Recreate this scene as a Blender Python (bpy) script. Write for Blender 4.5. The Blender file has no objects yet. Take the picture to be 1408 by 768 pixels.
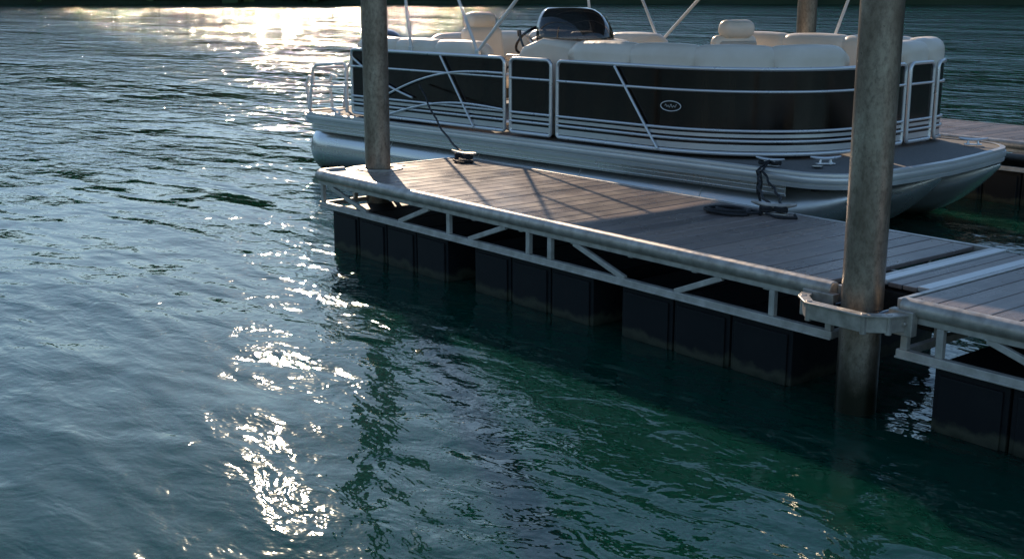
import bpy, math, random
from math import sin, cos, pi, radians, atan2, sqrt
from mathutils import Vector, Matrix, noise
random.seed(7)
H=2.2
scene=bpy.context.scene
scene.view_settings.view_transform='Standard'
scene.view_settings.look='None'
scene.view_settings.exposure=0
COL=scene.collection

# ------------------------------------------------------------ helpers
def V(*a): return Vector(a)
class MB:
    def __init__(s): s.v=[]; s.f=[]
    def box(s,x0,x1,y0,y1,z0,z1):
        b=len(s.v)
        s.v+=[(x0,y0,z0),(x1,y0,z0),(x1,y1,z0),(x0,y1,z0),(x0,y0,z1),(x1,y0,z1),(x1,y1,z1),(x0,y1,z1)]
        s.f+=[tuple(b+i for i in q) for q in ((0,3,2,1),(4,5,6,7),(0,1,5,4),(1,2,6,5),(2,3,7,6),(3,0,4,7))]
    def bar(s,p,q,w,h,up=V(0,0,1)):
        p=Vector(p);q=Vector(q);t=(q-p).normalized()
        sd=t.cross(up)
        if sd.length<1e-3: sd=t.cross(V(0,1,0))
        sd.normalize();u=sd.cross(t)
        b=len(s.v)
        for c in (p,q):
            for a,d in ((-1,-1),(1,-1),(1,1),(-1,1)):
                s.v.append(tuple(c+sd*a*w/2+u*d*h/2))
        s.f+=[tuple(b+i for i in z) for z in ((3,2,1,0),(4,5,6,7),(0,1,5,4),(1,2,6,5),(2,3,7,6),(3,0,4,7))]
    def sweep(s,pts,prof,closed=False,up=V(0,0,1),scales=None,cap=True):
        pts=[Vector(p) for p in pts];n=len(pts);m=len(prof);b=len(s.v)
        for i,p in enumerate(pts):
            if closed: t=pts[(i+1)%n]-pts[i-1]
            else: t=pts[min(i+1,n-1)]-pts[max(i-1,0)]
            t.normalize()
            sd=t.cross(up)
            if sd.length<1e-3: sd=V(1,0,0)
            sd.normalize();u=sd.cross(t)
            k=scales[i] if scales else (1,1)
            for (a,c) in prof: s.v.append(tuple(p+sd*a*k[0]+u*c*k[1]))
        rng=n if closed else n-1
        for i in range(rng):
            j=(i+1)%n
            for k in range(m):
                l=(k+1)%m
                s.f.append((b+i*m+k,b+i*m+l,b+j*m+l,b+j*m+k))
        if cap and not closed:
            s.f.append(tuple(b+k for k in range(m))[::-1])
            s.f.append(tuple(b+(n-1)*m+k for k in range(m)))
    def tube(s,pts,r,n=12,closed=False,radii=None,cap=True):
        pts=[Vector(p) for p in pts];N=len(pts);b=len(s.v)
        T=[]
        for i in range(N):
            if closed: t=pts[(i+1)%N]-pts[i-1]
            else: t=pts[min(i+1,N-1)]-pts[max(i-1,0)]
            if t.length<1e-9: t=V(1,0,0)
            T.append(t.normalized())
        u=T[0].cross(V(0,0,1))
        if u.length<.05: u=T[0].cross(V(0,1,0))
        u.normalize()
        for i in range(N):
            u=u-T[i]*u.dot(T[i]); u.normalize(); w=T[i].cross(u)
            rr=radii[i] if radii else r
            for k in range(n):
                a=2*pi*k/n
                s.v.append(tuple(pts[i]+(u*cos(a)+w*sin(a))*rr))
        # closing twist: find the best vertex offset for the seam ring
        off=0
        if closed:
            best=1e9;a0=Vector(s.v[b+(N-1)*n])
            for k in range(n):
                d=(Vector(s.v[b+k])-a0).length
                if d<best: best=d;off=k
        for i in range(N if closed else N-1):
            j=(i+1)%N;o=off if j==0 else 0
            for k in range(n):
                l=(k+1)%n
                s.f.append((b+i*n+k,b+i*n+l,b+j*n+(l+o)%n,b+j*n+(k+o)%n))
        if cap and not closed:
            s.f.append(tuple(b+k for k in range(n))[::-1])
            s.f.append(tuple(b+(N-1)*n+k for k in range(n)))
    def obj(s,name,mat,parent=None,world=False,smooth=True,bevel=0,seg=2,sub=0,ang=35):
        me=bpy.data.meshes.new(name);me.from_pydata([tuple(v) for v in s.v],[],s.f);me.update()
        import bmesh
        bm=bmesh.new();bm.from_mesh(me);bmesh.ops.recalc_face_normals(bm,faces=bm.faces);bm.to_mesh(me);bm.free()
        if smooth:
            me.polygons.foreach_set('use_smooth',[True]*len(me.polygons))
            me.set_sharp_from_angle(angle=radians(ang))
        o=bpy.data.objects.new(name,me);COL.objects.link(o);me.materials.append(mat)
        if parent:
            o.parent=parent
            if world: o.matrix_parent_inverse=Matrix.Translation(parent.location).inverted()
        if bevel:
            m=o.modifiers.new('bev','BEVEL');m.width=bevel;m.segments=seg;m.limit_method='ANGLE';m.angle_limit=radians(40)
            m.harden_normals=False
        if sub:
            m=o.modifiers.new('sub','SUBSURF');m.levels=sub;m.render_levels=sub
        return o
def empty(name,loc,rz=0):
    e=bpy.data.objects.new(name,None);e.location=loc;e.rotation_euler=(0,0,rz);COL.objects.link(e);e.empty_display_size=.3
    return e
def rrprof(w,h,r,n=4):
    p=[]
    for cx,cy,a0 in ((w/2-r,h/2-r,0),(-w/2+r,h/2-r,pi/2),(-w/2+r,-h/2+r,pi),(w/2-r,-h/2+r,3*pi/2)):
        for k in range(n+1):
            a=a0+k*pi/2/n;p.append((cx+r*cos(a),cy+r*sin(a)))
    return p

# ------------------------------------------------------------ materials
class NT:
    def __init__(s,name):
        s.m=bpy.data.materials.new(name);s.m.use_nodes=True;s.t=s.m.node_tree
        s.b=s.t.nodes['Principled BSDF']
    def n(s,ty,**k):
        x=s.t.nodes.new(ty)
        for a,b in k.items():
            if a in x.inputs: x.inputs[a].default_value=b
            else: setattr(x,a,b)
        return x
    def l(s,a,b): s.t.links.new(a,b)
    def noise(s,scale,detail=4,rough=.55,sc=None,coord='Object',rot=0,dist=0):
        tc=s.n('ShaderNodeTexCoord');mp=s.n('ShaderNodeMapping')
        mp.inputs['Rotation'].default_value=(0,0,rot)
        if sc: mp.inputs['Scale'].default_value=sc
        s.l(tc.outputs[coord],mp.inputs['Vector'])
        nz=s.n('ShaderNodeTexNoise');nz.inputs['Scale'].default_value=scale;nz.inputs['Detail'].default_value=detail
        nz.inputs['Roughness'].default_value=rough;nz.inputs['Distortion'].default_value=dist
        s.l(mp.outputs[0],nz.inputs['Vector']);return nz.outputs['Fac']
    def ramp(s,fac,stops):
        r=s.n('ShaderNodeValToRGB');e=r.color_ramp.elements
        while len(e)<len(stops): e.new(.5)
        for i,(p,c) in enumerate(stops): e[i].position=p;e[i].color=(*c,1) if len(c)==3 else c
        s.l(fac,r.inputs[0]);return r.outputs[0]
    def mul(s,a,v,op='MULTIPLY'):
        m=s.n('ShaderNodeMath',operation=op)
        s.l(a,m.inputs[0])
        if isinstance(v,(int,float)): m.inputs[1].default_value=v
        else: s.l(v,m.inputs[1])
        return m.outputs[0]
    def mix(s,f,a,b,ty='MIX'):
        m=s.n('ShaderNodeMix',data_type='RGBA',blend_type=ty)
        for sock,i in ((f,0),(a,6),(b,7)):
            if isinstance(sock,(int,float)): m.inputs[i].default_value=sock
            elif isinstance(sock,tuple): m.inputs[i].default_value=(*sock,1)
            else: s.l(sock,m.inputs[i])
        return m.outputs[2]
    def bump(s,h,st=.5,d=.01):
        b=s.n('ShaderNodeBump');b.inputs['Strength'].default_value=st;b.inputs['Distance'].default_value=d
        s.l(h,b.inputs['Height']);s.l(b.outputs[0],s.b.inputs['Normal']);return b
    def set(s,**k):
        for a,b in k.items():
            s.b.inputs[a.replace('_',' ')].default_value=b
def simple(name,c1,c2,scale,rough=(.4,.6),metal=0,bump=0,bd=.004,sc=None,detail=5,coat=0):
    t=NT(name);f=t.noise(scale,detail,sc=sc)
    t.l(t.ramp(f,[(.3,c1),(.7,c2)]),t.b.inputs['Base Color'])
    g=t.noise(scale*1.7,3,sc=sc)
    t.l(t.ramp(g,[(.3,(rough[0],)*3),(.7,(rough[1],)*3)]),t.b.inputs['Roughness'])
    t.set(Metallic=metal)
    if coat: t.set(Coat_Weight=coat,Coat_Roughness=.08)
    if bump: t.bump(f,bump,bd)
    return t.m
M_alum=simple('aluminium_weathered',(.40,.39,.36),(.60,.58,.55),9,(.28,.48),.6,.15,.002)
M_galv=simple('galvanised_steel',(.32,.285,.24),(.62,.57,.50),14,(.3,.5),.45,.3,.002)
M_frame=simple('dock_frame_metal',(.38,.36,.31),(.64,.61,.55),11,(.35,.6),.2,.2,.002)
M_tube=simple('boat_tube_anodised',(.74,.74,.74),(.82,.82,.81),2,(.26,.32),.6,detail=2)
M_white=simple('white_powder_coat',(.74,.73,.71),(.82,.81,.78),2,(.3,.35),.05,detail=2)
M_trim=simple('deck_rub_rail',(.66,.66,.65),(.75,.75,.73),2,(.28,.36),.45,detail=2)
M_blackrubber=simple('black_rope',(.006,.006,.007),(.02,.02,.022),60,(.6,.8),0,.5,.004)
M_blk=simple('black_gloss',(.006,.007,.010),(.014,.016,.02),8,(.12,.22),0,coat=.6)
M_carpet=simple('boat_deck_vinyl',(.14,.13,.12),(.22,.21,.19),60,(.7,.9),0,.3,.002)
M_canvas=simple('canopy_canvas',(.03,.028,.026),(.045,.042,.04),30,(.8,.95),0,.2,.002)
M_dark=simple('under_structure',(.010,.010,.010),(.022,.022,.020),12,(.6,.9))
M_foam=simple('console_plastic',(.45,.40,.33),(.55,.49,.41),6,(.3,.5))

# vinyl
t=NT('cream_vinyl');f=t.noise(4,3)
t.l(t.ramp(f,[(.3,(.80,.69,.55)),(.7,(.88,.78,.65))]),t.b.inputs['Base Color'])
t.set(Roughness=.36);g=t.noise(5,3,dist=.6);t.bump(g,.35,.02);M_vinyl=t.m
# deck boards
t=NT('composite_decking')
geo=t.n('ShaderNodeNewGeometry')
f=t.noise(6,6,.65,sc=(9,.7,1))
base=t.ramp(f,[(.25,(.145,.118,.104)),(.75,(.32,.26,.225))])
rnd=t.ramp(geo.outputs['Random Per Island'],[(0,(.58,.58,.61)),(1,(1.2,1.14,1.1))])
c=t.mix(1.0,base,rnd,'MULTIPLY')
st=t.noise(1.3,5,.7);c=t.mix(t.ramp(st,[(.55,(0,0,0)),(.75,(.55,.55,.55))]),c,(.38,.30,.25))
t.l(c,t.b.inputs['Base Color'])
t.l(t.ramp(t.noise(3,5),[(.3,(.22,)*3),(.7,(.38,)*3)]),t.b.inputs['Roughness'])
t.b.inputs['Specular IOR Level'].default_value=.6
gr=t.noise(10,3,.6,sc=(14,.5,1));t.bump(gr,.35,.003);M_deck=t.m
# float
t=NT('float_plastic');geo=t.n('ShaderNodeNewGeometry');sp=t.n('ShaderNodeSeparateXYZ');t.l(geo.outputs['Position'],sp.inputs[0])
nz=t.noise(9,5)
zz=t.mul(sp.outputs['Z'],t.mul(nz,.14),'ADD')
col=t.ramp(zz,[(.04,(.006,.012,.006)),(.11,(.055,.058,.038)),(.15,(.007,.009,.011)),(.45,(.008,.010,.013))])
dirt=t.noise(3,6,.7);col=t.mix(t.ramp(dirt,[(.5,(0,0,0)),(.8,(.5,.5,.5))]),col,(.022,.023,.024))
t.l(col,t.b.inputs['Base Color']);t.set(Roughness=.55);t.b.inputs['Specular IOR Level'].default_value=.3;t.bump(nz,.3,.004);M_float=t.m
# pile
t=NT('steel_pile');geo=t.n('ShaderNodeNewGeometry');sp=t.n('ShaderNodeSeparateXYZ');t.l(geo.outputs['Position'],sp.inputs[0])
n1=t.noise(5,7,.7,sc=(1,1,.45));n2=t.noise(38,5,.7,sc=(1,1,.6))
col=t.ramp(n1,[(.3,(.15,.115,.085)),(.5,(.28,.23,.18)),(.72,(.46,.40,.32))])
col=t.mix(t.ramp(n2,[(.45,(0,0,0)),(.7,(.7,.7,.7))]),col,(.11,.08,.055))
zz=t.mul(sp.outputs['Z'],t.mul(n1,.25),'ADD')
wet=t.ramp(zz,[(.22,(1,1,1)),(.5,(0,0,0))])
col=t.mix(wet,col,(.025,.026,.015))
t.l(col,t.b.inputs['Base Color']);t.set(Metallic=.6)
t.l(t.ramp(n2,[(.3,(.26,)*3),(.75,(.45,)*3)]),t.b.inputs['Roughness']);t.bump(n2,.5,.003);M_pile=t.m
# pontoon
t=NT('pontoon_aluminium');geo=t.n('ShaderNodeNewGeometry');sp=t.n('ShaderNodeSeparateXYZ');t.l(geo.outputs['Position'],sp.inputs[0])
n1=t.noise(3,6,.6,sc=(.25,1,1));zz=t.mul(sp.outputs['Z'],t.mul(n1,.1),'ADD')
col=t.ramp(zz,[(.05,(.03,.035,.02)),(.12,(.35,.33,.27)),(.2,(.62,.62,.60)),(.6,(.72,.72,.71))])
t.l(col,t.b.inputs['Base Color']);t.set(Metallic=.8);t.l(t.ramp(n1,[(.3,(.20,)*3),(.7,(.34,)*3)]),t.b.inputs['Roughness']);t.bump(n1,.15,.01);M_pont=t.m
# bow cone paint (dark)
# fence skin
t=NT('fence_skin');n1=t.noise(2.2,5,.6,sc=(3.5,3.5,.25));n2=t.noise(5,3)
col=t.ramp(n1,[(.3,(.004,.003,.003)),(.7,(.020,.012,.007))])
t.l(col,t.b.inputs['Base Color']);t.l(t.ramp(n2,[(.3,(.10,)*3),(.7,(.2,)*3)]),t.b.inputs['Roughness']);t.b.inputs['Specular IOR Level'].default_value=.4
t.bump(n1,.12,.01);M_skin=t.m
# tinted glass
t=NT('tinted_acrylic');t.l(t.ramp(t.noise(2),[(.3,(.012,.016,.02)),(.7,(.02,.026,.03))]),t.b.inputs['Base Color']);t.set(Roughness=.05,Alpha=.80,Coat_Weight=1.0);M_glass=t.m

# ------------------------------------------------------------ water
t=NT('lake_water')
R=-radians(50.8)
def wn(scale,detail,sc,rot,dist=0): return t.noise(scale,detail,.5,sc=sc,rot=R+rot,dist=dist)
geo=t.n('ShaderNodeNewGeometry');ln=t.n('ShaderNodeVectorMath',operation='LENGTH');t.l(geo.outputs['Position'],ln.inputs[0])
dist_=ln.outputs['Value']
w0=wn(.14,3,(.30,1,1),.05,.4)
w1=wn(.5,2,(.45,1,1),.15)
w2=wn(1.8,2,(.42,1,1),-.2,.3)
w3=wn(4.8,3,(.55,1,1),.1,.5)
w4=wn(15,2,(.8,1,1),-.1)
patch=t.ramp(wn(.28,3,(.45,1,1),.3),[(.40,(.35,)*3),(.60,(1,1,1))])
h=t.mul(t.mul(w1,.07),t.mul(w2,.056),'ADD')
h2=t.mul(t.mul(w3,.023),t.mul(w4,.0042),'ADD')
h2=t.mul(h2,patch)
h=t.mul(h,h2,'ADD')
amp=t.ramp(t.mul(dist_,1/150.),[(.07,(.20,)*3),(.35,(.50,)*3),(1,(.9,.9,.9))])
h=t.mul(h,t.mul(amp,5.0))
ofar=t.ramp(t.mul(dist_,1/150.),[(.12,(0,0,0)),(.6,(1,1,1))])
h=t.mul(h,t.mul(t.mul(w0,ofar),1.5),'ADD')
t.bump(h,1.0,1.0)
rg=t.ramp(t.mul(dist_,1/150.),[(.05,(.035,)*3),(.35,(.05,)*3),(1,(.06,)*3)])
t.l(rg,t.b.inputs['Roughness'])
cf=t.ramp(wn(.08,4,(.6,1,1),0),[(.3,(.002,.036,.022)),(.7,(.004,.052,.033))])
t.l(cf,t.b.inputs['Base Color']);t.set(IOR=1.40)
t.b.inputs['Specular Tint'].default_value=(.66,1.0,.88,1)
t.set(Subsurface_Weight=1.0,Subsurface_Scale=1.0);t.b.inputs['Subsurface Radius'].default_value=(.25,1,.8)
mw=MB();S=1500;mw.v=[(-S,-S,0),(S,-S,0),(S,S,0),(-S,S,0)];mw.f=[(0,1,2,3)]
mw.obj('water',t.m,smooth=False)

# ------------------------------------------------------------ hills + trees
fw=V(-.775,.632,0);rt=V(.632,.775,0)
HB=188
def hillh(az):
    a=math.degrees(az)
    k=1/(1+math.exp(-(a-12)/6.))
    far=1/(1+math.exp(-(abs(a)-75)/8.))
    return (27+50*k)*(1-far)+24*far
hm=MB();NA=220;NR=12
for i in range(NA):
    az=-pi+2*pi*i/NA
    for j in range(NR+1):
        d=HB+j*26+10*noise.noise(V(cos(az)*4,sin(az)*4,1))
        u=j/NR
        z=-1.0+hillh(az)*min(1,(u*2.2))**.8*(1+.25*noise.noise(V(cos(az)*6,sin(az)*6,u*3)))
        p=(fw*cos(az)+rt*sin(az))*d
        hm.v.append((p.x,p.y,z))
for i in range(NA):
    for j in range(NR):
        a=i*(NR+1)+j;b=((i+1)%NA)*(NR+1)+j
        hm.f.append((a,b,b+1,a+1))
M_hill=simple('hill_ground',(.018,.035,.012),(.04,.06,.022),.15,(.8,.95),0)
hm.obj('hill',M_hill)
t=NT('foliage_mass');geo=t.n('ShaderNodeNewGeometry')
t.l(t.ramp(geo.outputs['Random Per Island'],[(0,(.025,.055,.015)),(.6,(.045,.09,.022)),(1,(.09,.12,.03))]),t.b.inputs['Base Color']);t.set(Roughness=.7)
tm=MB();rnd=random.Random(3)
for k in range(1000):
    az=rnd.uniform(-pi,pi) if k>750 else rnd.uniform(-.9,.9)
    j=rnd.random()**1.3
    d=HB+5+j*120+10*noise.noise(V(cos(az)*4,sin(az)*4,1))
    u=(d-HB)/(26*NR)
    z0=-1.0+hillh(az)*min(1,(u*2.2))**.8
    c=(fw*cos(az)+rt*sin(az))*d
    R_=rnd.uniform(3.5,6);hh=rnd.uniform(9,16)
    tm.tube([(c.x,c.y,z0-1),(c.x,c.y,z0+hh*.6)],.3,5,radii=[.35,.12])
    for q in range(75):
        a=rnd.uniform(0,2*pi);zz=rnd.uniform(.05,1);rr=R_*sqrt(rnd.random())*sqrt(max(0.05,1-(2*zz-1.0)**2*.9))
        p=V(c.x+rr*cos(a),c.y+rr*sin(a),z0+zz*hh)
        s=rnd.uniform(.8,1.8)
        n1=V(rnd.gauss(0,1),rnd.gauss(0,1),rnd.gauss(0,1)).normalized();n2=n1.orthogonal().normalized()
        n3=n1.cross(n2);b=len(tm.v)
        for e,g in ((-1,-.6),(.3,-1),(1,.2),(-.2,1)):
            tm.v.append(tuple(p+n2*e*s+n3*g*s))
        tm.f.append((b,b+1,b+2,b+3))
me=bpy.data.meshes.new('distant_trees');me.from_pydata(tm.v,[],tm.f);me.materials.append(t.m)
COL.objects.link(bpy.data.objects.new('distant_trees',me))

# ------------------------------------------------------------ dock
ZD=.65
def cleat(parent,x,y,z,ang,mat,s=1.0,name='cleat'):
    m=MB();c=cos(ang);sn=sin(ang)
    def P(a,b,h): return (x+(a*c-b*sn)*s,y+(a*sn+b*c)*s,z+h*s)
    pts=[];rad=[]
    for k in range(13):
        u=-1+2*k/12;pts.append(P(u*.15,0,.055+.018*abs(u)**2));rad.append((.017-.009*abs(u)**3)*s)
    m.tube(pts,.01,8,radii=rad)
    for a in (-.045,.045):
        m.tube([P(a*1.3,0,.0),P(a*1.1,0,.02),P(a,0,.055)],.01,8,radii=[.022*s,.014*s,.013*s])
    prof=rrprof(.06*s,.012*s,.005*s,2)
    m.sweep([P(-.09,0,.006),P(.09,0,.006)],prof)
    return m.obj(name,mat,parent,world=True)
def dock(x0,x1,yf,yb,verts,diags,floats,endL=True,name='floating_dock'):
    e=empty(name,(x0,yf,0))
    # boards
    m=MB();w=.138;x=x0+.012
    rr=random.Random(int(abs(x0)*10))
    while x+w<=x1+.02:
        xe=min(x+w,x1-.004)
        m.box(x,xe,yf+.05,yb-.035,ZD-.028,ZD+rr.uniform(-.0015,.0015));x+=w+.009
    m.obj('deck_boards',M_deck,e,True,smooth=False,bevel=.004)
    # screws
    m=MB()
    x=x0+.012
    while x+w<=x1+.02:
        for yy in (yf+.12,(yf+yb)/2,yb-.1):
            for dx in (.035,.10):
                m.tube([(x+dx,yy,ZD-.002),(x+dx,yy,ZD+.0025)],.0045,6)
        x+=w+.009
    m.obj('deck_screws',M_galv,e,True)
    # edge tube (front) and far trim
    m=MB();m.tube([(x0+.02,yf,ZD-.022),(x1,yf,ZD-.022)],.047,24)
    m.obj('edge_bumper_front',M_galv,e,True,bevel=.008)
    m=MB();m.box(x0,x1,yb-.03,yb,ZD-.09,ZD+.006)
    m.box(x0,x1,yf+.03,yf+.046,ZD-.06,ZD+.004)
    m.box(x0-.03,x0,yf+.02,yb,ZD-.09,ZD+.005)
    m.box(x1+.001,x1+.03,yf+.02,yb,ZD-.09,ZD+.005)
    m.obj('edge_trim',M_alum,e,True,smooth=False,bevel=.003)
    # trusses
    m=MB();zt=ZD-.10;zb=.375
    for y in (yf+.012,yb-.03):
        m.box(x0,x1,y-.02,y+.02,zt,zt+.035)
        m.box(x0,x1,y-.022,y+.022,zb-.022,zb+.022)
        m.box(x0,x1,y-.034,y-.022,zb-.024,zb-.012)
        for vx in verts: m.box(vx-.02,vx+.02,y-.017,y+.017,zb+.0225,zt-.0005)
        for a,za,b,zb_ in diags:
            m.bar((a,y,zt-.002 if za else zb+.02),(b,y,zt-.002 if zb_ else zb+.02),.028,.036)
    for vx in (x0+.02,x1-.02):
        m.box(vx-.02,vx+.02,yf+.035,yb-.055,zt,zt+.034)
        m.box(vx-.02,vx+.02,yf+.035,yb-.055,zb-.02,zb+.02)
        for yy in (yf+.35,yf+.75,yf+1.15): m.box(vx-.017,vx+.017,yy-.02,yy+.02,zb+.0205,zt-.0005)
    m.obj('side_truss',M_frame,e,True,smooth=False,bevel=.004)
    m=MB();x=x0+.5
    while x<x1-.2:
        m.box(x-.02,x+.02,yf+.04,yb-.06,ZD-.12,ZD-.032);x+=.55
    m.obj('joists',M_alum,e,True,smooth=False)
    # floats
    m=MB()
    for a,b,n in floats:
        w=(b-a)/n
        for i in range(n):
            xa=a+i*w+.008;xb=a+(i+1)*w-.008
            m.box(xa,xb,yf+.05,yb-.10,-.25,.352-.0)
            m.box(xa+.03,xb-.03,yf+.036,yf+.05-.0005,-.22,.30)
        m.box(a+.01,b-.01,yf+.08,yb-.13,.10,.345)
    m.obj('floats',M_float,e,True,smooth=False,bevel=.018,seg=3)
    return e
YF,YB=5.37,6.95
d1=dock(-9.24,-3.84,YF,YB,[-9.2,-7.35,-6.41,-6.18,-4.26,-3.87],
  [(-9.1,1,-8.5,0),(-8.02,0,-7.62,1),(-7.1,0,-6.67,1),(-5.94,1,-5.45,0),(-5.01,0,-4.64,1)],
  [(-9.12,-7.42,4),(-7.09,-5.78,3),(-5.52,-4.13,3)])
d2=dock(-3.44,3.2,YF,YB,[-3.4,-3.2,-1.4,-.45,-.2,1.7,3.1],
  [(-2.95,1,-2.45,0),(-2.0,0,-1.6,1),(-1.2,0,-.7,1),(.1,1,.6,0),(1.0,0,1.4,1)],
  [(-3.25,-1.55,4),(-1.2,.1,3),(.4,2.2,4)])
# hinge plates bridging the two sections
m=MB();m.box(-3.80,-3.735,YF+.32,YB-.02,ZD-.02,ZD+.008);m.box(-3.545,-3.475,YF+.32,YB-.02,ZD-.02,ZD+.006)
m.box(-3.80,-3.76,YF+.12,YF+.30,ZD-.02,ZD+.006)
m.obj('transition_plate',M_trim,d1,True,smooth=False,bevel=.003)
m=MB();m.box(-3.728,-3.644,YF+.32,YB-.03,ZD-.03,ZD-.004);m.box(-3.636,-3.552,YF+.32,YB-.03,ZD-.03,ZD-.004)
m.obj('transition_boards',M_deck,d1,True,smooth=False,bevel=.004)
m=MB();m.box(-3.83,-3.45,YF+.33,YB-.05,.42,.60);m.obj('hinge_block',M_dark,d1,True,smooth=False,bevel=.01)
# pile guide hoop near
def hoop(parent,pts,z,h=.085,th=.022,name='pile_guide'):
    m=MB();m.sweep([(x,y,z) for x,y in pts],[(-th/2,-h/2),(th/2,-h/2),(th/2,h/2),(-th/2,h/2)])
    m.sweep([(x,y,z+h/2+.004) for x,y in pts],[(-.03,-.006),(.03,-.006),(.03,.006),(-.03,.006)])
    for (x,y) in pts[1:-1]:
        m.tube([(x,y,z-h/2-.01),(x,y,z+h/2+.014)],.017,10)
    m.obj(name,M_galv,parent,True,smooth=True,bevel=.003,ang=25)
hoop(d1,[(-3.98,5.34),(-3.93,5.22),(-3.83,5.135),(-3.49,5.135),(-3.40,5.22),(-3.36,5.34)],.555)
m=MB();m.box(-4.0,-3.80,5.30,5.352,.49,.62);m.box(-3.46,-3.32,5.30,5.352,.49,.62)
for bx in (-3.95,-3.87,-3.42,-3.36):
    m.tube([(bx,5.285,.555),(bx,5.301,.555)],.013,6)
m.obj('guide_bracket',M_galv,d1,True,smooth=False,bevel=.004)
m=MB()
for x_,y_ in ((-3.80,5.37),(-3.535,5.37)):
    m.tube([(x_,y_-.06,.555),(x_,y_+.06,.555)],.022,12)
m.obj('guide_rollers',M_blk,d1,True)
# left end pile guide (deck hoop) + rounded corner
PX,PY=-9.12,5.90
m=MB();pts=[(PX+.02,PY-.26),(PX-.14,PY-.22),(PX-.2,PY-.1),(PX-.2,PY+.1),(PX-.14,PY+.22),(PX+.02,PY+.26)]
m.sweep([(a,b,ZD-.03) for a,b in pts],[(-.03,-.04),(.03,-.04),(.03,.035),(-.03,.035)])
m.obj('end_guide',M_galv,d1,True,bevel=.004,ang=25)
m=MB();ring=[]
for k in range(24):
    a=2*pi*k/24;ring.append((PX+.03+.17*cos(a),PY+.17*sin(a),ZD+.006))
m.sweep(ring,[(-.035,-.004),(.035,-.004),(.035,.004),(-.035,.004)],closed=True)
m.obj('pile_collar',M_alum,d1,True)
# front-left corner cap
m=MB();m.tube([(-9.235,YF+.25,ZD-.022),(-9.25,YF+.12,ZD-.022),(-9.25,YF+.04,ZD-.022),(-9.215,YF,ZD-.022),(-9.1,YF,ZD-.022)],.05,14)
m.obj('corner_bumper',M_galv,d1,True)
# far dock beyond the boat
d3=dock(-9.6,4.0,12.05,13.6,[-9.5,-7,-5,-3,-1,1,3,3.9],[(-8.5,1,-7.8,0),(-6,0,-5.4,1),(-4,1,-3.4,0)],
  [(-9.4,-7.7,4),(-7.3,-6,3),(-5.5,-4.1,3),(-3.5,-2.1,3),(-1.6,-.2,3),(.4,2.2,4)])

# piles
def pile(x,y,r,top,name='mooring_pile'):
    e=empty(name,(x,y,0))
    m=MB();n=40;pts=[(x,y,-2.5+k*(top+2.5)/12) for k in range(13)]
    m.tube(pts,r,n)
    o=m.obj('shaft',M_pile,e,True)
    m=MB();m.tube([(x,y,top+.001),(x,y,top+.03),(x,y,top+.2)],r,n,radii=[r*1.08,r*1.08,.02]);m.obj('cap',M_white,e,True)
    return e
pile(-3.67,5.375,.109,3.9)
pile(PX,PY,.112,3.9)
pile(-9.1,11.85,.112,3.9)

# ------------------------------------------------------------ boat
YAW=radians(4.5)
BT=empty('pontoon_boat',(-13.35,7.62,0),YAW)
L=7.6;W=3.15;ZB=.72
def bobj(m,name,mat,**k): return m.obj(name,mat,BT,**k)
# deck outline
def arc(cx,cy,rx,ry,a0,a1,n):
    return [(cx+rx*cos(radians(a0+(a1-a0)*k/n)),cy+ry*sin(radians(a0+(a1-a0)*k/n))) for k in range(n+1)]
out=[(-.2,.12)]+arc(0.05,.1,.1,.1,230,270,3)+[(x*.5,0) for x in range(1,14)]+arc(7.05,.5,.5,.5,-90,-10,8)+\
    [(7.6,1.0),(7.63,1.57),(7.6,2.15)]+arc(7.05,W-.5,.5,.5,10,90,8)+[(x*.5,W) for x in range(13,0,-1)]+[(.02,W-.01),(-.2,W-.12)]
m=MB();n=len(out)
m.v=[(x,y,ZB-.1) for x,y in out]+[(x,y,ZB) for x,y in out]
m.f=[tuple(range(n))[::-1],tuple(range(n,2*n))]+[(i,(i+1)%n,n+(i+1)%n,n+i) for i in range(n)]
bobj(m,'deck_platform',M_carpet,smooth=False)
m=MB()
prof=[(-.01,-.075),(.02,-.075),(.022,-.05),(.012,-.044),(.012,-.034),(.03,-.028),(.036,-.005),(.03,.018),(.012,.022),(.012,.03),(.022,.034),(.02,.052),(-.03,.056),(-.03,.050),(-.01,.048)]
m.sweep([(x,y,ZB-.045) for x,y in out],prof,closed=True)
bobj(m,'rub_rail',M_trim,ang=40)
m=MB()
for k in range(14):
    x=.25+k*.53;m.box(x-.02,x+.02,.16,W-.16,.555,ZB-.101)
bobj(m,'cross_members',M_dark,smooth=False)
# under-deck skirt (ribbed)
m=MB()
for y0,y1 in ((.035,.047),(W-.047,W-.035)):
    m.box(.05,6.95,y0,y1,.50,ZB-.1)
    for z in (.52,.56,.60): m.box(.05,6.95,y0-.008,y1+.008,z-.006,z+.006)
bobj(m,'side_skirt',M_pont,smooth=False,bevel=.003)
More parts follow.
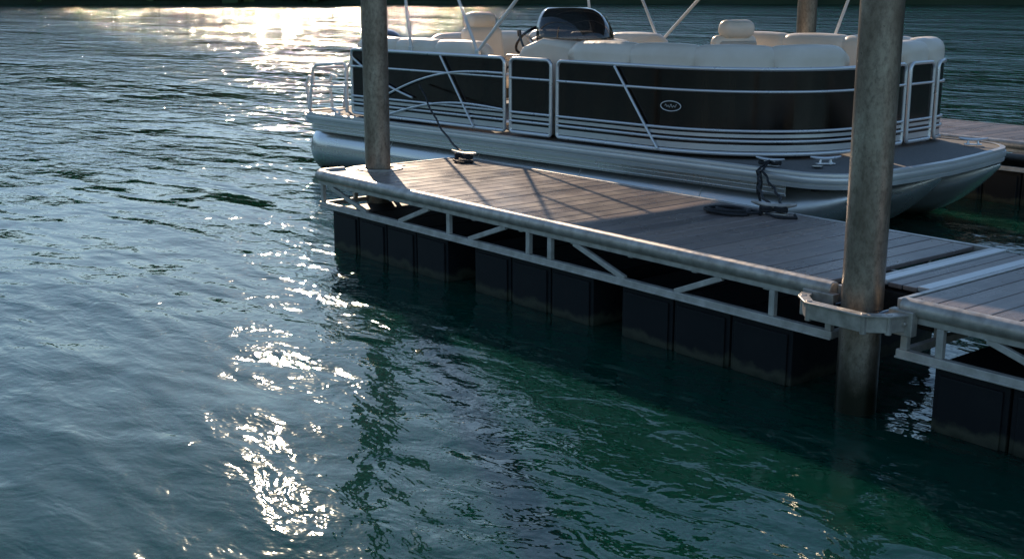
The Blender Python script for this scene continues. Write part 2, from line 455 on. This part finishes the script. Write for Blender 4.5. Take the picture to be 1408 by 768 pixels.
# pontoons
def pontoon(yc,name):
    m=MB();R_=.34;zc=.265
    st=[(-.12,zc,.02),(-.12,zc,.30),(-.05,zc,.335),(0.1,zc,R_)]+[(k*.5,zc,R_) for k in range(1,13)]
    st=[(x,z,r,r) for x,z,r in st]
    for u in [i/14 for i in range(1,15)]:
        x=6.1+u*1.45
        top=zc+R_-.01*u
        bot=(zc-R_)+ (u**2.8)*(2*R_-.06)
        ry=R_*(1-u**2.6)+.012
        st.append((x,(top+bot)/2,max(.015,(top-bot)/2),max(.012,ry)))
    N=32;b=0
    for (x,z,rz,ry) in [(a,b_,c_,d_) for a,b_,c_,d_ in st]:
        for k in range(N):
            a=2*pi*k/N;m.v.append((x,yc+ry*cos(a),z+rz*sin(a)))
    for i in range(len(st)-1):
        for k in range(N):
            l=(k+1)%N;m.f.append((i*N+k,i*N+l,(i+1)*N+l,(i+1)*N+k))
    m.f.append(tuple(range(N)));m.f.append(tuple((len(st)-1)*N+k for k in range(N)))
    bobj(m,name,M_pont,ang=50)
    m=MB()
    for sgn in (-1,1):
        m.box(.3,6.0,yc+sgn*.335-.012,yc+sgn*.335+.012,.315,.33)
    m.box(.1,6.3,yc-.14,yc-.12,.57,.64);m.box(.1,6.3,yc+.12,yc+.14,.57,.64)
    for x in (1.5,3.0,4.5,6.0):
        pts=[(x,yc+.3425*cos(2*pi*k/28),.265+.3425*sin(2*pi*k/28)) for k in range(28)]
        m.tube(pts,.006,6,closed=True)
    bobj(m,name+'_strake',M_trim)
pontoon(.42,'pontoon_near');pontoon(W-.42,'pontoon_far');pontoon(W/2,'pontoon_centre')

# fence path
FX0=.78;FI=.07
path=[(FX0+.06,FI)]+[(FX0+.06+k*(5.45-FX0-.06)/20,FI) for k in range(1,21)]
path+=arc(5.45,1.36,1.40,1.29,-90,0,20)[1:]
path+=[(6.85,1.36+k*(2.77-1.36)/8) for k in range(1,9)]
path+=arc(6.55,2.77,.30,.31,0,90,6)[1:]
path+=[(6.55-k*(6.55-FX0-.06)/20,3.08) for k in range(1,21)]
path+=arc(FX0+.06,3.02,.06,.06,90,180,3)[1:]
path+=[(FX0,3.02-k*(3.02-.13)/10) for k in range(1,11)]
path+=arc(FX0+.06,FI+.06,.06,.06,180,270,3)[1:]
cum=[0]
for a,b in zip(path,path[1:]): cum.append(cum[-1]+math.dist(a,b))
TOT=cum[-1]
import bisect
def P(s,z,off=0):
    s=s%TOT
    i=min(max(bisect.bisect_right(cum,s)-1,0),len(path)-2)
    u=(s-cum[i])/(cum[i+1]-cum[i]);a=path[i];b=path[i+1]
    def tan(j):
        p=path[max(j-1,0)];q=path[min(j+1,len(path)-1)];d=V(q[0]-p[0],q[1]-p[1],0);return d.normalized()
    t=(tan(i)*(1-u)+tan(i+1)*u).normalized()
    nrm=V(t.y,-t.x,0) # outward
    return V(a[0]+(b[0]-a[0])*u,a[1]+(b[1]-a[1])*u,z)+nrm*off
def sN(bx): return bx-(FX0+.06)
sBend=sN(5.45);sFront=cum[20+20];sFarC=cum[20+20+8];sFarS=cum[20+20+8+6];sFarE=cum[20+20+8+6+20];
Z0,Z1=.752,1.515
FR=MB();SK=MB();RL=MB();BAND=MB()
def section(s0,s1,rails=(1.32,.975,.885),skin=True,band=True,r=.019):
    # frame
    c=.06;pts=[]
    def line(sa,za,sb,zb,n): return [(sa+(sb-sa)*k/n,za+(zb-za)*k/n) for k in range(n)]
    N=max(2,int((s1-s0)/.12))
    a,b,z0,z1=s0+.02,s1-.02,Z0+.019,Z1
    pts+=line(a+c,z1,b-c,z1,N)
    pts+=[(b-c+c*sin(radians(t)),z1-c+c*cos(radians(t))) for t in (0,22,45,67,90)]
    pts+=line(b,z1-c-.02,b,z0+.06,4)
    pts+=[(b-.03+.03*cos(radians(t)),z0+.03-.03*sin(radians(t))) for t in (0,30,60,90)]
    pts+=line(b-.06,z0,a+.06,z0,N)
    pts+=[(a+.03-.03*sin(radians(t)),z0+.03-.03*cos(radians(t))) for t in (0,30,60,90)]
    pts+=line(a,z0+.06,a,z1-c-.02,4)
    pts+=[(a+c-c*cos(radians(t)),z1-c+c*sin(radians(t))) for t in (0,22,45,67)]
    FR.tube([P(s,z) for s,z in pts],r,14,closed=True)
    for z in rails:
        RL.tube([P(a+(b-a)*k/N,z,.008) for k in range(N+1)],.0125,12)
    if skin:
        b0=len(SK.v)
        for k in range(N+1):
            s=a+(b-a)*k/N
            SK.v+=[tuple(P(s,z0,-.004)),tuple(P(s,z1-.01,-.004))]
        for k in range(N): SK.f.append((b0+2*k,b0+2*k+2,b0+2*k+3,b0+2*k+1))
    if band:
        for za,zb_ in ((.795,.850),(.915,.945)):
            b0=len(BAND.v)
            for k in range(N+1):
                s=a+.018+(b-a-.036)*k/N
                BAND.v+=[tuple(P(s,za,.0005)),tuple(P(s,zb_,.0005))]
            for k in range(N): BAND.f.append((b0+2*k,b0+2*k+2,b0+2*k+3,b0+2*k+1))
section(0,sN(3.50))
section(sN(3.55),sN(4.17),rails=(1.32,.975,.885))
section(sN(4.22),sFront-.0)
section(sFront+.05,sFront+.75,rails=(1.32,.975,.885))
section(sFront+.80,sFarC-.12)
section(sFarC-.07,sFarS+2.4)
section(sFarS+2.45,sFarS+3.1)
section(sFarS+3.15,sFarE)
section(sFarE+.15,sFarE+1.9,rails=(1.32,.975))
section(sFarE+2.0,TOT-.12)
def diag(s0,z0,s1,z1,n=10,bow=0,r=.0125):
    RL.tube([P(s0+(s1-s0)*k/n,z0+(z1-z0)*k/n+bow*sin(pi*k/n),.022) for k in range(n+1)],r,12)
diag(sN(5.0),1.50,sN(5.54),.775)
diag(sN(2.49),1.50,sN(3.02),.775)
diag(sN(1.30),.93,sN(3.47),1.36,16,.14)
diag(sN(1.55),.80,sN(3.47),.99,16,.10)
diag(sN(.9),1.42,sN(2.0),1.02,12,-.05)
bobj(FR,'fence_frame',M_tube,ang=60);bobj(RL,'fence_rails',M_tube,ang=60);bobj(SK,'fence_panels',M_skin,ang=60);bobj(BAND,'fence_band',M_trim,ang=60)
# oval badge
m=MB();sb=sN(5.66)
ring=[P(sb+.105*cos(2*pi*k/28),1.17+.045*sin(2*pi*k/28),.008) for k in range(28)]
m.tube(ring,.0045,6,closed=True)
pts=[P(sb-.06+.12*k/24,1.17+.012*sin(k*1.1)+.006*sin(k*.6),.008) for k in range(25)]
m.tube(pts,.002,5)
bobj(m,'oval_badge',M_white)

# cushions
CU=MB()
def cushion(s0,s1,off,w,z0,z1,n=12,mb=None,tilt=0):
    mb=mb or CU
    prof=rrprof(w,z1-z0,min(w,z1-z0)*.42,5)
    pts=[];sc=[];LL=s1-s0
    ds=[0,.004,.012,.025,.045,.07]
    us=[d/LL for d in ds]+[.07/LL+(1-.14/LL)*k/n for k in range(1,n)]+[1-d/LL for d in ds[::-1]]
    for u in us:
        s=s0+LL*u
        e=min(1,min(u,1-u)*LL/.07);f=.5+.5*sqrt(max(0,1-(1-e)**2))
        bulge=1+.05*sin(pi*u)
        pts.append(P(s,(z0+z1)/2-(1-f)*.03,-off));sc.append((f*bulge,(f*.4+.6)*bulge))
    mb.sweep(pts,prof,scales=sc)
# near bow lounge
def run(s0,s1,segs,off,w,z0,z1):
    for i in range(segs):
        a=s0+(s1-s0)*i/segs;b=s0+(s1-s0)*(i+1)/segs;cushion(a+.004,b-.004,off,w,z0,z1,n=20)
run(sN(4.40),sFront-.25,4,.16,.28,1.22,1.71)
run(sN(.95),sN(3.0),3,.15,.24,1.22,1.66)
run(sFarC-.15,sFarS+2.3,4,.16,.28,1.22,1.73)
run(sFarS+3.4,sFarE-.2,3,.15,.24,1.22,1.68)
run(sFront+.82,sFarC-.17,1,.16,.25,1.22,1.71)
run(sFarE+.3,sFarE+1.8,2,.17,.24,1.22,1.66)
# seat bases + seat cushions
SB=MB()
def seat(s0,s1):
    n=14
    prof=rrprof(.50,.16,.06,4);pts=[P(s0+(s1-s0)*k/n,1.13,-.42) for k in range(n+1)];CU.sweep(pts,prof)
    prof=rrprof(.44,.30,.02,2);pts=[P(s0+(s1-s0)*k/n,.90,-.36) for k in range(n+1)];SB.sweep(pts,prof)
seat(sN(4.4),sFront-.4);seat(sN(.95),sN(2.3));seat(sFarS+.1,sFarS+2.3);seat(sFarS+3.4,sFarE-.2)
bobj(CU,'lounge_cushions',M_vinyl,ang=70);bobj(SB,'seat_bases',M_foam)

def rbox(name,c,size,mat,bev,rot=(0,0,0),parent=None):
    m=MB();x,y,z=[v/2 for v in size];m.box(-x,x,-y,y,-z,z)
    o=m.obj(name,mat,parent or BT,bevel=bev,seg=5,ang=80);o.location=c;o.rotation_euler=rot;return o
def captain_chair(c,yaw,name):
    e=bpy.data.objects.new(name,None);COL.objects.link(e);e.parent=BT;e.location=c;e.rotation_euler=(0,0,yaw)
    m=MB();m.tube([(0,0,0),(0,0,.03),(0,0,.05),(0,0,.4)],.04,16,radii=[.17,.17,.045,.04]);m.obj('pedestal',M_tube,e)
    rbox('seat_cushion',(0,0,.48),(.52,.54,.16),M_vinyl,.07,(0,-.05,0),e)
    rbox('backrest',(-.26,0,.80),(.16,.56,.54),M_vinyl,.075,(0,-.14,0),e)
    rbox('headrest',(-.325,0,1.13),(.19,.42,.19),M_vinyl,.085,(0,-.14,0),e)
    rbox('back_shell',(-.335,0,.78),(.06,.48,.46),M_foam,.028,(0,-.14,0),e)
    for sgn in (-1,1):
        rbox('armrest_%d'%(sgn+2),(-.02,sgn*.31,.72),(.38,.08,.08),M_vinyl,.035,(0,0,0),e)
        m=MB();m.tube([(.02,sgn*.31,.69),(-.05,sgn*.31,.5),(-.1,sgn*.25,.44)],.015,8);m.obj('arm_bracket_%d'%(sgn+2),M_tube,e)
captain_chair((2.62,.80,.72),0,'captain_chair')
captain_chair((4.55,2.20,.66),pi*.92,'companion_chair')
# console
m=MB();pr=[(3.42,.74),(3.38,1.45),(3.50,1.62),(3.80,1.72),(4.20,1.68),(4.36,1.50),(4.30,.74)]
def lam(pr,y0,y1,m):
    b=len(m.v);n=len(pr)
    m.v+=[(x,y0,z) for x,z in pr]+[(x,y1,z) for x,z in pr]
    m.f+=[tuple(b+i for i in range(n)),tuple(b+n+i for i in range(n))[::-1]]
    m.f+=[(b+i,b+(i+1)%n,b+n+(i+1)%n,b+n+i) for i in range(n)]
lam(pr,.28,1.22,m);bobj(m,'helm_console',M_vinyl,bevel=.06,seg=5,ang=60)
m=MB();lam([(3.40,1.46),(3.385,1.50),(3.49,1.645),(3.70,1.725),(3.72,1.70),(3.5,1.60)],.42,1.08,m);bobj(m,'dash_panel',M_blk,bevel=.01)
# windshield
m=MB();NA_=24;NZ=8
for j in range(NZ+1):
    v=j/NZ
    for i in range(NA_+1):
        a=radians(-100+200*i/NA_)
        k=cos(v*pi/2*.86)**.7
        m.v.append((3.78-.10*v+.50*cos(a)*(k*.9+.02),.75+.46*sin(a)*(k*.92+.04),1.66+.36*sin(v*pi/2)))
for j in range(NZ):
    for i in range(NA_):
        a=j*(NA_+1)+i;m.f.append((a,a+1,a+NA_+2,a+NA_+1))
o=bobj(m,'windshield',M_glass,ang=80);md=o.modifiers.new('s','SOLIDIFY');md.thickness=.006
m=MB();m.tube([(3.78+.50*cos(radians(-100+200*i/24))*.92,.75+.46*sin(radians(-100+200*i/24))*.96,1.665) for i in range(25)],.012,8)
bobj(m,'windshield_base',M_trim)
# steering wheel
m=MB();c=V(3.14,.78,1.66);ax=V(-.75,0,.66).normalized();u=V(0,1,0);w=ax.cross(u)
m.tube([c+(u*cos(2*pi*k/32)+w*sin(2*pi*k/32))*.185 for k in range(32)],.015,8,closed=True)
bobj(m,'steering_wheel_rim',M_blk)
m=MB()
for k in range(3):
    a=2*pi*k/3+pi/2;m.tube([c,c+(u*cos(a)+w*sin(a))*.18],.009,6)
m.tube([c+ax*.02,c-ax*.3],.025,10);bobj(m,'steering_wheel_hub',M_tube)
m=MB();m.tube([(3.4,.45,1.55),(3.34,.42,1.72)],.012,8);m.tube([(3.34,.42,1.72),(3.33,.42,1.78)],.022,10);bobj(m,'throttle',M_blk)

# bimini
BI=MB();zc=2.95;cx0,cx1=2.30,5.9
BR=.0175
for y in (.09,W-.09):
    yi=y
    mx=3.05
    for (tx,tz) in ((cx0,zc-.05),(4.6,zc+.02)):
        BI.tube([(mx,yi,1.56),(mx+(tx-mx)*.5,yi,1.56+(tz-1.56)*.5),(tx,yi,tz)],BR)
    BI.tube([(2.66,yi,2.28),(3.5,yi,zc+.03)],BR*.9)
    BI.tube([(1.95,yi,1.53),(cx0-.55,yi,zc-.1)],BR)
    BI.tube([(cx0-.55,yi,zc-.1),(cx0,yi,zc-.05)],BR)
    BI.tube([(3.85,yi,2.3),(cx1,yi,zc-.04)],BR*.9)
    BI.tube([(5.4,yi,1.54),(cx1,yi,zc-.04)],BR*.9) if y>1 else None
for tx,tz in ((cx0,zc-.05),(3.5,zc+.03),(4.6,zc+.02),(cx1,zc-.04)):
    BI.tube([(tx,.09+(W-.18)*k/12,tz+.10*sin(pi*k/12)) for k in range(13)],BR*.9)
bobj(BI,'canopy_frame',M_white)
m=MB()
for y in (.09,W-.09):
    for x in (1.95,3.05): m.box(x-.03,x+.03,y-.02,y+.02,1.53,1.58)
bobj(m,'canopy_mounts',M_tube,smooth=False,bevel=.006)
m=MB();nx,ny=18,14
for i in range(nx+1):
    x=cx0-.05+(cx1-cx0+.1)*i/nx
    for j in range(ny+1):
        v=j/ny;y=.05+(W-.10)*v
        e=abs(2*v-1)**10*.10
        m.v.append((x,y,zc-.03+.06*sin(pi*i/nx)+.10*sin(pi*v)+.018-e))
for i in range(nx):
    for j in range(ny):
        a=i*(ny+1)+j;m.f.append((a,a+1,a+ny+2,a+ny+1))
o=bobj(m,'canopy',M_canvas,ang=80);md=o.modifiers.new('s','SOLIDIFY');md.thickness=.004

# stern rails, ladder, motor
m=MB()
for y in (.10,.62):
    m.tube([(.70,y,.76),(.70,y,1.30),(.66,y,1.34),(.10,y,1.30),(.02,y,1.24),(-.08,y,.74)],.020)
    m.tube([(.70,y,1.06),(-.02,y,1.04)],.017)
m.tube([(.02,.10,1.25),(.02,.62,1.25)],.018);m.tube([(-.02,.10,1.04),(-.02,.62,1.04)],.017)
for y in (W-.62,W-.10):
    m.tube([(.70,y,.76),(.70,y,1.28),(.10,y,1.28),(.02,y,1.22),(-.05,y,.74)],.017)
for y in (.2,.55):
    m.tube([(-.12,y,1.12),(-.22,y,1.14),(-.28,y,1.05),(-.24,y,.74),(-.20,y,.7)],.018)
for z in (.8,.93,1.06): m.tube([(-.26,.2,z),(-.26,.55,z)],.015)
bobj(m,'stern_rails',M_white)
m=MB()
prof=[(.0,1.10),(.26,1.12),(.44,1.25),(.46,1.45),(.34,1.60),(.08,1.645),(-.14,1.58),(-.20,1.40),(-.16,1.2)]
b=0
def lofty(pr,cx,ycs,m):
    n=len(pr);zc_=sum(p[1] for p in pr)/n;xc=sum(p[0] for p in pr)/n;b0=len(m.v)
    for y,k in ycs: m.v+=[(cx-(xc+(x-xc)*k),W/2+y,zc_+(z-zc_)*k+.06) for x,z in pr]
    for j in range(len(ycs)-1):
        for i in range(n):
            l=(i+1)%n;m.f.append((b0+j*n+i,b0+j*n+l,b0+(j+1)*n+l,b0+(j+1)*n+i))
    m.f.append(tuple(b0+i for i in range(n)));m.f.append(tuple(b0+(len(ycs)-1)*n+i for i in range(n)))
lofty(prof,-.40,[(-.20,.72),(-.17,.9),(-.08,1),(.08,1),(.17,.9),(.20,.72)],m)
bobj(m,'outboard_cowl',M_blk,sub=2,ang=180)
m=MB();m.box(-.58,-.34,W/2-.07,W/2+.07,.2,1.12);m.box(-.66,-.30,W/2-.10,W/2+.10,.9,1.1);m.box(-.34,-.05,W/2-.12,W/2+.12,.55,.95);m.box(-.9,-.3,W/2-.15,W/2+.15,-.02,.0)
m.tube([(-.75,W/2,-.3),(-.2,W/2,-.3)],.06,12)
m.box(-.52,-.38,W/2-.03,W/2+.03,-.5,.2)
bobj(m,'outboard_leg',M_blk,bevel=.03,seg=3)
m=MB();m.tube([(-.1,W/2-.1,1.0),(.2,W/2-.35,.95),(.6,W/2-.5,.8)],.02,8);bobj(m,'motor_cable',M_blackrubber)
# bow deck hardware : cleats on boat
def lcleat(x,y,ang):
    o=cleat(None,0,0,0,ang,M_tube,.9,'deck_cleat');o.parent=BT;o.location=(x,y,ZB+.012);return o
lcleat(6.72,.13,.1);lcleat(7.25,2.75,.6);lcleat(.55,.06,0);lcleat(7.0,.55,.9)
m=MB();m.tube([(7.05,.35,ZB+.012),(7.05,.35,ZB+.02)],.05,16);m.tube([(7.2,1.2,ZB+.012),(7.2,1.2,ZB+.02)],.05,16);bobj(m,'deck_fittings',M_blk)

# ------------------------------------------------------------ dock cleats + ropes
cleat(d1,-5.42,6.80,ZD+.004,.35,M_galv,1.1,'dock_cleat')
cleat(d1,-9.02,6.78,ZD+.004,.1,M_galv,1.1,'dock_cleat')
cleat(d2,-3.30,6.80,ZD+.008,1.2,M_galv,1.35,'dock_cleat')
def b2w(x,y,z): return V(-13.35+x*cos(YAW)-y*sin(YAW),7.62+x*sin(YAW)+y*cos(YAW),z)
def rope_obj(name,paths,r=.0085,loc=(0,0,0)):
    e=empty(name,loc)
    for i,p in enumerate(paths):
        m=MB();m.tube(p,r,8);m.obj('strand_%d'%(i+1),M_blackrubber,e,True)
    return e
def sag(a,b,s,n=18,side=0): 
    a=Vector(a);b=Vector(b);return [a.lerp(b,k/n)-V(0,0,s*sin(pi*k/n))+V(side*sin(pi*k/n)+.012*sin(k*1.3),side*.3*sin(2*pi*k/n),0) for k in range(n+1)]
def wrap(c,ang,z,turns=3):
    pts=[]
    for k in range(turns*16+1):
        a=2*pi*k/16;xx=.095*cos(a);yy=.04*sin(2*a)*.9
        pts.append((c[0]+xx*cos(ang)-yy*sin(ang),c[1]+xx*sin(ang)+yy*cos(ang),z+.03+.0007*k+.008*sin(a*2)))
    return pts
def coil(cx,cy,rx,ry,turns,z,seed,ang=0):
    r=random.Random(seed);pts=[]
    for k in range(turns*20):
        a=2*pi*k/20;f=1-.07*(k/20)+.08*sin(a*.37+seed)
        x=rx*f*cos(a)+.03*sin(a*.61);y=ry*f*sin(a)+.025*cos(a*.53)
        pts.append((cx+x*cos(ang)-y*sin(ang),cy+x*sin(ang)+y*cos(ang),z+.009+.0016*(k/20)*3+.003*sin(a*1.7)))
    return pts
bc=b2w(6.72,.13,ZB+.06)
edge=b2w(6.74,-.06,ZB-.01)
rope_obj('mooring_rope',[wrap((-5.42,6.80),.35,ZD,3),coil(-5.66,6.62,.20,.12,5,ZD,2,.25),
   sag((-5.46,6.82,ZD+.06),edge,.01,side=-.05)+[bc],sag((-5.36,6.80,ZD+.05),edge+V(.05,0,.0),.02,side=.05)+[bc],
   sag(edge+V(-.02,0,0),edge+V(.03,0,0),.28,side=.02),
   wrap((bc.x,bc.y),.2,ZB-.0,2),
   [(-5.42,6.72,ZD+.02),(-5.3,6.70,ZD+.01),(-5.2,6.78,ZD+.01),(-5.28,6.86,ZD+.012)]],.010,(-5.42,6.8,ZD))
rope_obj('mooring_rope',[wrap((-9.02,6.78),.1,ZD,4),coil(-8.94,6.7,.10,.05,4,ZD,5),
   sag((-9.05,6.8,ZD+.06),b2w(2.2,.0,ZB+.45),.1)],.010,(-9.0,6.8,ZD))

# ------------------------------------------------------------ camera, sun, sky
th=radians(13.36)
cam=bpy.data.cameras.new('camera');co=bpy.data.objects.new('camera',cam);COL.objects.link(co)
cam.sensor_width=36;cam.lens=1680/1408*36;cam.clip_end=5000;cam.clip_start=.05
co.location=(0,0,H)
f3=V(-.775*cos(th),.632*cos(th),-sin(th))
co.rotation_euler=f3.to_track_quat('-Z','Y').to_euler()
scene.camera=co
EL=radians(22);az=radians(-12)
hd=fw*cos(az)+rt*sin(az)
sd=V(hd.x*cos(EL),hd.y*cos(EL),sin(EL))
sl=bpy.data.lights.new('sun','SUN');so=bpy.data.objects.new('sun',sl);COL.objects.link(so)
sl.energy=5.0;sl.angle=radians(.5);sl.color=(1,.77,.55)
so.rotation_euler=sd.to_track_quat('Z','Y').to_euler();so.location=(-20,15,20)
wd=bpy.data.worlds.new('World');scene.world=wd;wd.use_nodes=True
nt=wd.node_tree;bg=nt.nodes['Background'];sk=nt.nodes.new('ShaderNodeTexSky');sk.sky_type='NISHITA';sk.sun_disc=False
sk.sun_elevation=EL;sk.sun_rotation=atan2(hd.x,hd.y)
sk.dust_density=0.10;sk.ozone_density=3.0;sk.air_density=1.1
nt.links.new(sk.outputs[0],bg.inputs[0]);bg.inputs[1].default_value=.15
